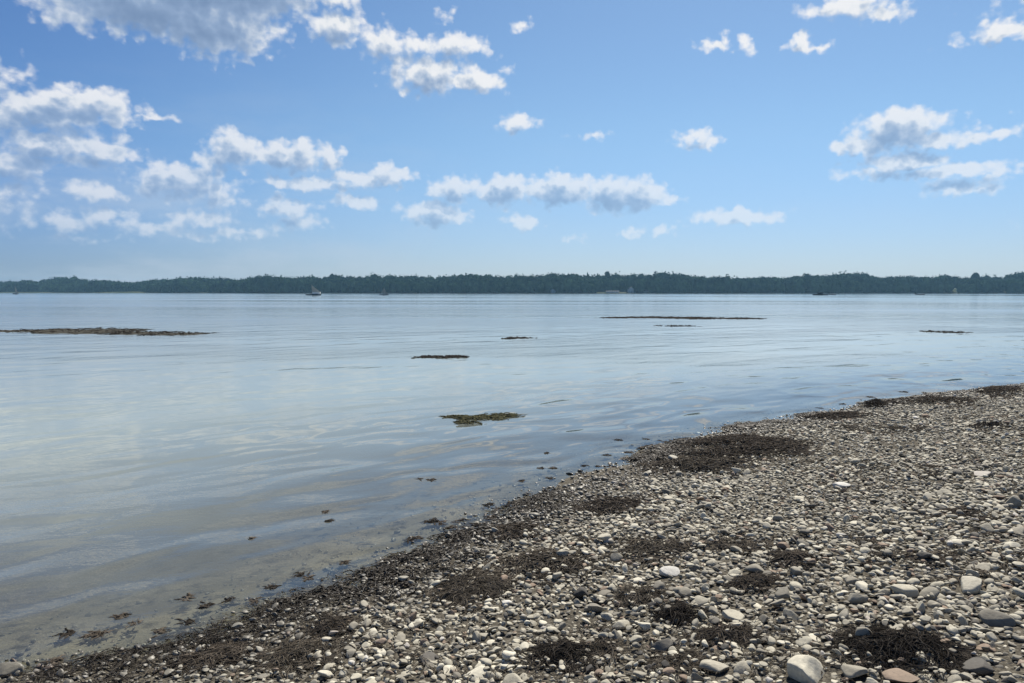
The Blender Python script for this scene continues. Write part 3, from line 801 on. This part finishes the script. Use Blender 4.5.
def sail_me(p_tack, p_head, p_clew, mat, belly=0.3):
    n = 8; v = []; f = []; A, B2, C = map(np.array, (p_tack, p_head, p_clew)); ids = {}
    for side in (0.0, 0.03):
        for i in range(n + 1):
            for j in range(n + 1 - i):
                u_, w = i / n, j / n
                p = A + (B2 - A) * u_ + (C - A) * w
                p = p + np.array([0, belly * 4 * w * (1 - u_ - w) + belly * u_ * (1 - u_ - w) + side, 0])
                ids[(side, i, j)] = len(v); v.append(tuple(p))
        for i in range(n):
            for j in range(n - i):
                a, b2, c = ids[(side, i, j)], ids[(side, i + 1, j)], ids[(side, i, j + 1)]
                f.append((a, b2, c))
                if j < n - i - 1: f.append((b2, ids[(side, i + 1, j + 1)], c))
    return poly_me('sail', v, f, mat, True)

def water_pt(px, py): return on_water(px, py)

# boat with raised pale sails and a dark hull
p = water_pt(313.5, 295.4); k = np.linalg.norm(p) / F
r = empty('sailing_boat', p, 0.05); tag(r, 'dark hulled boat with pale raised sails, largest on the bay, left of centre', 'boat')
link('hull', hull_me(14.5 * k, 2.3, 0.7, M_HULL_D), r)
link('cabin', box_me('cabin', [(-1.0 * k, 6.5 * k, -.7, .7, .6, 1.9)], M_WHITE), r)
link('mast', tube_me('mast', (-1.5 * k, 0, .3), (-1.5 * k, 0, 10.2 * k), .07, M_SPAR), r)
link('boom', tube_me('boom', (-1.5 * k, 0, 1.95), (6.2 * k, 0, 1.95), .05, M_SPAR), r)
link('sail', sail_me((-1.35 * k, 0, 2.05), (-1.35 * k, 0, 9.6 * k), (6.0 * k, 0, 2.05), M_SAIL), r)
# faint grey sailing boat
p = water_pt(384, 295.2); k = np.linalg.norm(p) / F
r = empty('sailing_boat', p, -0.1); tag(r, 'faint grey boat with a small grey sail, right of the larger pale sailed one', 'boat')
link('hull', hull_me(9.0 * k, 1.9, 0.55, M_HULL_G), r)
link('mast', tube_me('mast', (0.3 * k, 0, .3), (0.3 * k, 0, 7.3 * k), .06, M_SPAR), r)
link('boom', tube_me('boom', (.3 * k, 0, .95), (-3.0 * k, 0, .95), .045, M_SPAR), r)
link('sail', sail_me((.2 * k, 0, 1.05), (.2 * k, 0, 7.0 * k), (-2.9 * k, 0, 1.05), M_SAIL_G), r)
link('jib', sail_me((3.4 * k, 0, .8), (.4 * k, 0, 6.3 * k), (.6 * k, 0, .9), M_SAIL_G), r)
# tiny white sail far left with its wake
p = water_pt(15.5, 294.2); k = np.linalg.norm(p) / F
r = empty('sailing_boat', p, math.pi); tag(r, 'tiny boat with a white sail near the left end of the far shore', 'boat')
link('hull', hull_me(4.6 * k, 1.9, 0.6, M_HULL_D), r)
link('mast', tube_me('mast', (0.2 * k, 0, .3), (0.2 * k, 0, 6.6 * k), .07, M_SPAR), r)
link('sail', sail_me((.1 * k, 0, 1.0), (.1 * k, 0, 6.3 * k), (-2.2 * k, 0, 1.0), M_SAIL), r)
# low dark motor boat and its neighbour skiff
def motor(px, py, wpx, mat, label, cab, rz):
    p = water_pt(px, py); k = np.linalg.norm(p) / F
    r = empty('motor_boat' if cab else 'skiff', p, rz); tag(r, label, 'boat')
    link('hull', hull_me(wpx * k, max(1.4, wpx * k * .3), 0.55, mat), r)
    if cab:
        c = link('cabin', box_me('cabin', [(-2.2 * k, 2.0 * k, -.6, .6, .5, 1.5)], mat), r)
        link('windscreen', box_me('windscreen', [(2.0 * k + .003, 2.0 * k + .06, -.5, .5, .95, 1.4)], M_PANE), c)
    link('bench', box_me('bench', [(-wpx * k * .32, -wpx * k * .24, -.45, .45, .58, .68)], M_SPAR), r)
    link('outboard', box_me('outboard', [(-wpx * k * .5 - .3, -wpx * k * .5 - .005, -.16, .16, .25, 1.05), (-wpx * k * .5 - .2, -wpx * k * .5 - .1, -.06, .06, -.2, .25)], M_HULL_D), r)
motor(820, 295.3, 14, M_HULL_D, 'low dark motor boat with a small cabin, right of centre before the far shore', True, math.pi + .1)
motor(832.5, 295.0, 6.5, M_HULL_G, 'small dark skiff lying just right of the low motor boat', False, .1)
motor(920.5, 294.9, 9, M_HULL_G, 'lone grey skiff far out near the right end of the bay', False, .2)
# wake of the white sailed boat: a strip of broken foam
fv, ff = [], []
for i in range(60):
    c = water_pt(random.uniform(18.5, 34), 294.25 + random.uniform(-.08, .08)); a, b2 = random.uniform(.6, 1.8), random.uniform(.3, 1.0); s0 = len(fv)
    for j in range(9):
        t = j * 2 * math.pi / 9; q = random.uniform(.7, 1.2); fv.append((c[0] + a * q * math.cos(t), c[1] + b2 * q * math.sin(t), .004 + i * .0004))
    ff.append(tuple(range(s0, s0 + 9)))
tag(link('foam', poly_me('foam', fv, ff, M_WHITE)), 'white foam of the wake behind the tiny white sailed boat', 'foam', kind='stuff')

# ------------------------------------------------------------------ haze
m, nt = mat_new('haze_air'); b = NB(nt)
pv = b.node('ShaderNodeVolumePrincipled')
pv.inputs['Color'].default_value = (0.36, 0.70, 1.0, 1); pv.inputs['Density'].default_value = 0.00012; pv.inputs['Anisotropy'].default_value = 0.2
b.out(vol=pv.outputs[0])
tag(link('haze', box_me('haze', [(-2460, 2460, -2460, 2460, -7.6, 48)], m)), kind='stuff')

# ------------------------------------------------------------------ sky with cumulus, light
SUN_AZ, SUN_EL = math.radians(22), math.radians(50)
EXPO = 0.62
w = bpy.data.worlds.new('World'); S.world = w; w.use_nodes = True
nt = w.node_tree; nt.nodes.clear(); b = NB(nt)
tc = b.node('ShaderNodeTexCoord'); dvec = tc.outputs['Generated']
sky = b.node('ShaderNodeTexSky', sky_type='NISHITA', sun_disc=False, sun_elevation=SUN_EL, sun_rotation=SUN_AZ, altitude=0, air_density=1.0, dust_density=0.3, ozone_density=3.0)
sx = b.node('ShaderNodeSeparateXYZ'); b.put(sx.inputs[0], dvec)
az = b.math('MULTIPLY', b.math('ARCTAN2', sx.outputs['X'], sx.outputs['Y']), F)
el = b.math('MULTIPLY', b.math('ARCSINE', sx.outputs['Z']), F)
cv = b.node('ShaderNodeCombineXYZ'); b.put(cv.inputs[0], az); b.put(cv.inputs[1], el)
UV = cv.outputs[0]

CLOUDS = [  # px, py, rx, ry, weight
    # dark-bellied cloud, top left
    (150, 2, 105, 26, 1.25), (215, 22, 60, 30, 1.1), (250, -18, 80, 30, 1.2), (180, -30, 150, 40, 1.3), (235, 42, 14, 14, .7), (68, 14, 30, 14, .6), (290, 4, 36, 12, .6), (330, 0, 34, 8, .55),
    # long cloud, top centre
    (340, 28, 38, 16, .85), (385, 45, 30, 16, .8), (425, 75, 42, 18, .95), (470, 80, 40, 11, .9), (455, 48, 34, 12, .8), (420, 44, 20, 10, .6), (500, 72, 12, 6, .5),
    # big left cloud
    (82, 103, 50, 15, 1.0), (50, 112, 46, 15, .95), (12, 116, 34, 13, .7), (108, 115, 32, 11, .85), (150, 118, 24, 4, .55), (50, 143, 46, 13, .95), (100, 150, 30, 14, .9), (15, 160, 34, 14, .75), (70, 162, 44, 8, .65),
    # paired puffs
    (235, 149, 24, 20, 1.0), (212, 160, 18, 14, .8), (285, 155, 40, 15, 1.0), (330, 159, 14, 12, .8), (258, 142, 10, 8, .5),
    # middle left row
    (95, 192, 28, 9, .75), (180, 182, 40, 17, 1.0), (215, 192, 30, 14, .85), (150, 186, 14, 8, .6), (310, 184, 54, 7, .72), (360, 178, 30, 8, .7), (388, 175, 24, 10, .95), (355, 201, 28, 8, .75), (290, 207, 30, 12, .75), (295, 222, 30, 10, .55),
    # low soft bank, left
    (62, 220, 32, 10, .62), (105, 216, 28, 9, .66), (150, 226, 34, 10, .58), (200, 220, 34, 10, .62), (245, 233, 36, 7, .45), (20, 190, 24, 10, .4), (80, 237, 34, 5, .42), (280, 228, 22, 7, .42), (215, 236, 40, 5, .36),
    # centre bank
    (455, 188, 32, 13, .95), (435, 213, 36, 13, 1.0), (505, 190, 40, 14, 1.0), (560, 189, 50, 16, 1.1), (610, 195, 36, 18, 1.05), (637, 196, 28, 18, 1.05), (668, 201, 14, 6, .6), (520, 221, 22, 9, .85), (632, 230, 16, 5, .5), (665, 229, 16, 5, .5), (580, 238, 16, 5, .35),
    # small ones
    (735, 217, 42, 9, .9), (775, 212, 16, 5, .5), (518, 124, 20, 9, .75), (510, 127, 12, 6, .5), (590, 136, 18, 5, .4), (695, 138, 24, 9, .85), (703, 146, 8, 5, .5), (712, 44, 20, 6, .6), (722, 38, 6, 9, .5), (745, 43, 9, 9, .5), (802, 40, 13, 10, .8), (822, 46, 14, 5, .45), (524, 25, 9, 6, .55), (850, 3, 44, 10, .75), (885, 14, 20, 7, .65), (1010, 30, 38, 9, .85), (1000, 38, 34, 5, .6), (443, 16, 12, 6, .4),
    # right cloud
    (900, 128, 42, 17, 1.0), (862, 146, 34, 9, .85), (930, 138, 44, 10, .8), (985, 137, 26, 6, .65), (900, 162, 40, 11, .95), (868, 172, 28, 7, .7), (920, 160, 26, 10, .9), (950, 172, 60, 7, .85), (965, 187, 34, 8, .8), (1000, 174, 14, 5, .6),
    (150, -45, 60, 14, .85), (330, -50, 70, 16, .95), (520, -40, 50, 12, .8), (620, -95, 70, 18, .9), (250, -120, 70, 20, .95), (60, -95, 60, 16, .9), (420, -170, 80, 22, .95), (160, -210, 80, 24, .95), (560, -230, 90, 22, .9), (-60, -180, 80, 26, .95), (-150, 20, 60, 18, .9), (-150, -60, 80, 24, .9),
    # above the picture: what the near water mirrors
    (420, -90, 90, 24, 1.0), (80, -140, 140, 30, 1.05), (700, -120, 80, 18, .8), (-180, 60, 120, 40, 1.0), (-220, 190, 150, 36, 1.0), (1180, 110, 90, 26, .9), (1250, -60, 140, 40, 1.0), (300, -260, 160, 40, 1.0), (900, -240, 140, 34, .9), (560, -380, 200, 60, 1.0), (-100, -330, 200, 60, 1.0), (1250, 215, 120, 16, .8), (-300, -60, 130, 40, 1.0), (180, -75, 60, 16, .9),
]
def px_azel(px, py):
    d = ray(px, py)
    return math.atan2(d[0], d[1]) * F, math.asin(d[2]) * F

grp = bpy.data.node_groups.new('cloud_density', 'ShaderNodeTree')
grp.interface.new_socket('P', in_out='INPUT', socket_type='NodeSocketVector')
grp.interface.new_socket('D', in_out='OUTPUT', socket_type='NodeSocketFloat')
gb = NB(grp)
gi = gb.node('NodeGroupInput'); go = gb.node('NodeGroupOutput')
PP = gi.outputs[0]
wn = gb.noise(PP, 1 / 26, 3, 0.6, color=True)
wv_ = gb.vec('MULTIPLY', gb.vec('SUBTRACT', wn, (0.5, 0.5, 0.5)), (34, 22, 0))
wn2 = gb.noise(PP, 1 / 8.0, 2, 0.6, color=True)
wv2 = gb.vec('MULTIPLY', gb.vec('SUBTRACT', wn2, (0.5, 0.5, 0.5)), (8, 6.5, 0))
Q = gb.vec('ADD', PP, gb.vec('ADD', wv_, wv2))
acc = None
for (cx, cy, rx, ry, wt) in CLOUDS:
    a, e = px_azel(cx, cy)
    rx, ry = rx * 1.12, ry * 1.16
    v = gb.vec('MULTIPLY_ADD', Q, (1 / rx, 1 / ry, 0), (-a / rx, -e / ry, 0))
    d = gb.math('MULTIPLY_ADD', gb.vec('LENGTH', v), -wt, wt)
    acc = d if acc is None else gb.math('SMOOTH_MAX', acc, d, 0.16)
fb = gb.noise(gb.vec('MULTIPLY', PP, (1 / 17, 1 / 12, 0)), 1.0, 6, 0.62)
res = gb.math('MULTIPLY_ADD', gb.math('SUBTRACT', fb, 0.5), 0.78, acc)
for vs_, amp_ in ((1 / 15.0, 0.42), (1 / 7.0, 0.24)):           # cauliflower heads
    vo = gb.node('ShaderNodeTexVoronoi', voronoi_dimensions='2D', feature='SMOOTH_F1')
    gb.put(vo.inputs['Vector'], gb.vec('ADD', PP, gb.vec('SCALE', wv2, scale=0.7))); vo.inputs['Scale'].default_value = vs_; vo.inputs['Smoothness'].default_value = 0.25
    res = gb.math('MULTIPLY_ADD', gb.math('SUBTRACT', 0.42, vo.outputs['Distance']), amp_, res)
grp.links.new(res, go.inputs[0])

def dens(v):
    n_ = b.node('ShaderNodeGroup'); n_.node_tree = grp; b.put(n_.inputs[0], v); return n_.outputs[0]
D0 = dens(UV)
D1 = dens(b.vec('ADD', UV, (4, 12, 0)))      # density a little towards the sun: light reaching the cloud
alpha = b.mapr(D0, 0.0, 0.52, 0, 1, True)
lit = b.math('POWER', 2.718, b.math('MULTIPLY', b.math('MULTIPLY', b.math('MAXIMUM', D1, 0.0), b.mapr(b.noise(UV, 1 / 26.0, 2, 0.5), 0.3, 0.7, 0.8, 1.25)), -2.1))
thick = b.mapr(D0, 0.25, 1.15)
lit = b.math('MULTIPLY', lit, b.math('MULTIPLY_ADD', thick, -0.12, 1.0))
cc = b.ramp(lit, [(0.0, (0.18, 0.28, 0.46)), (0.2, (0.31, 0.43, 0.63)), (0.42, (0.62, 0.70, 0.82)), (0.62, (0.92, 0.94, 0.96)), (1.0, (0.99, 0.99, 1.0))])
SKY_STR = 0.10 / 2 ** EXPO
ccs = b.vec('SCALE', cc, scale=0.92 / 2 ** EXPO / SKY_STR)
# low clouds fade into the air
fade = b.mapr(el, 20, 190, 0.35, 0.94)
alpha = b.math('MULTIPLY', alpha, fade)
veil = b.mapr(b.noise(b.vec('MULTIPLY', UV, (1 / 150, 1 / 48, 0)), 1.0, 5, 0.6), 0.42, 0.72, 0, 0.42, True)
veil = b.math('MULTIPLY', veil, b.math('MULTIPLY', b.mapr(el, 20, 230, 1.0, 0.0, True), b.mapr(az, -330, 120, 1.0, 0.12, True)))
# clearer, bluer air than the model sky: tint by height, a little deeper away from the sun
tint = b.mix(b.mapr(el, 0, 170, 0, 1, True), (0.57, 0.665, 0.94), (0.75, 0.89, 0.99))
sdot = b.vec('DOT_PRODUCT', dvec, (math.sin(SUN_AZ), math.cos(SUN_AZ), 0.0))
away = b.mix(b.mapr(sdot, 0.45, 0.95, 0, 1, True), (0.68, 0.78, 0.94), (1.08, 1.06, 1.02))
skyc = b.mix(1.0, b.mix(1.0, sky.outputs[0], tint, 'MULTIPLY'), away, 'MULTIPLY')
skyc = b.mix(veil, skyc, b.vec('SCALE', (0.62, 0.70, 0.80), scale=0.92 / 2 ** EXPO / SKY_STR))
final = b.mix(alpha, skyc, ccs)
bg = b.node('ShaderNodeBackground'); b.put(bg.inputs[0], final); bg.inputs[1].default_value = SKY_STR
wo = b.node('ShaderNodeOutputWorld'); nt.links.new(bg.outputs[0], wo.inputs[0])

sd = Vector((math.sin(SUN_AZ) * math.cos(SUN_EL), math.cos(SUN_AZ) * math.cos(SUN_EL), math.sin(SUN_EL)))
sun = bpy.data.lights.new('sun', 'SUN'); sun.energy = 5.0; sun.angle = math.radians(0.6); sun.color = (1.0, 0.93, 0.82)
so = bpy.data.objects.new('sun', sun); COL.objects.link(so); so.rotation_euler = (-sd).to_track_quat('-Z', 'Y').to_euler()
so.location = sd * 40

# ------------------------------------------------------------------ camera, render
cam = bpy.data.cameras.new('camera'); cam.sensor_width = 36; cam.lens = F / W * 36; cam.clip_start = 0.05; cam.clip_end = 8000
co = bpy.data.objects.new('camera', cam); COL.objects.link(co)
co.location = CAM; co.rotation_euler = (math.pi / 2 - PITCH, 0, 0)
S.camera = co
S.view_settings.view_transform = 'Standard'; S.view_settings.look = 'None'; S.view_settings.exposure = EXPO; S.view_settings.gamma = 1.0
S.cycles.use_denoising = True
S.cycles.max_bounces = 6; S.cycles.diffuse_bounces = 3; S.cycles.glossy_bounces = 3; S.cycles.transparent_max_bounces = 8; S.cycles.volume_bounces = 0
S.cycles.caustics_reflective = False; S.cycles.caustics_refractive = False
S.cycles.sample_clamp_indirect = 6
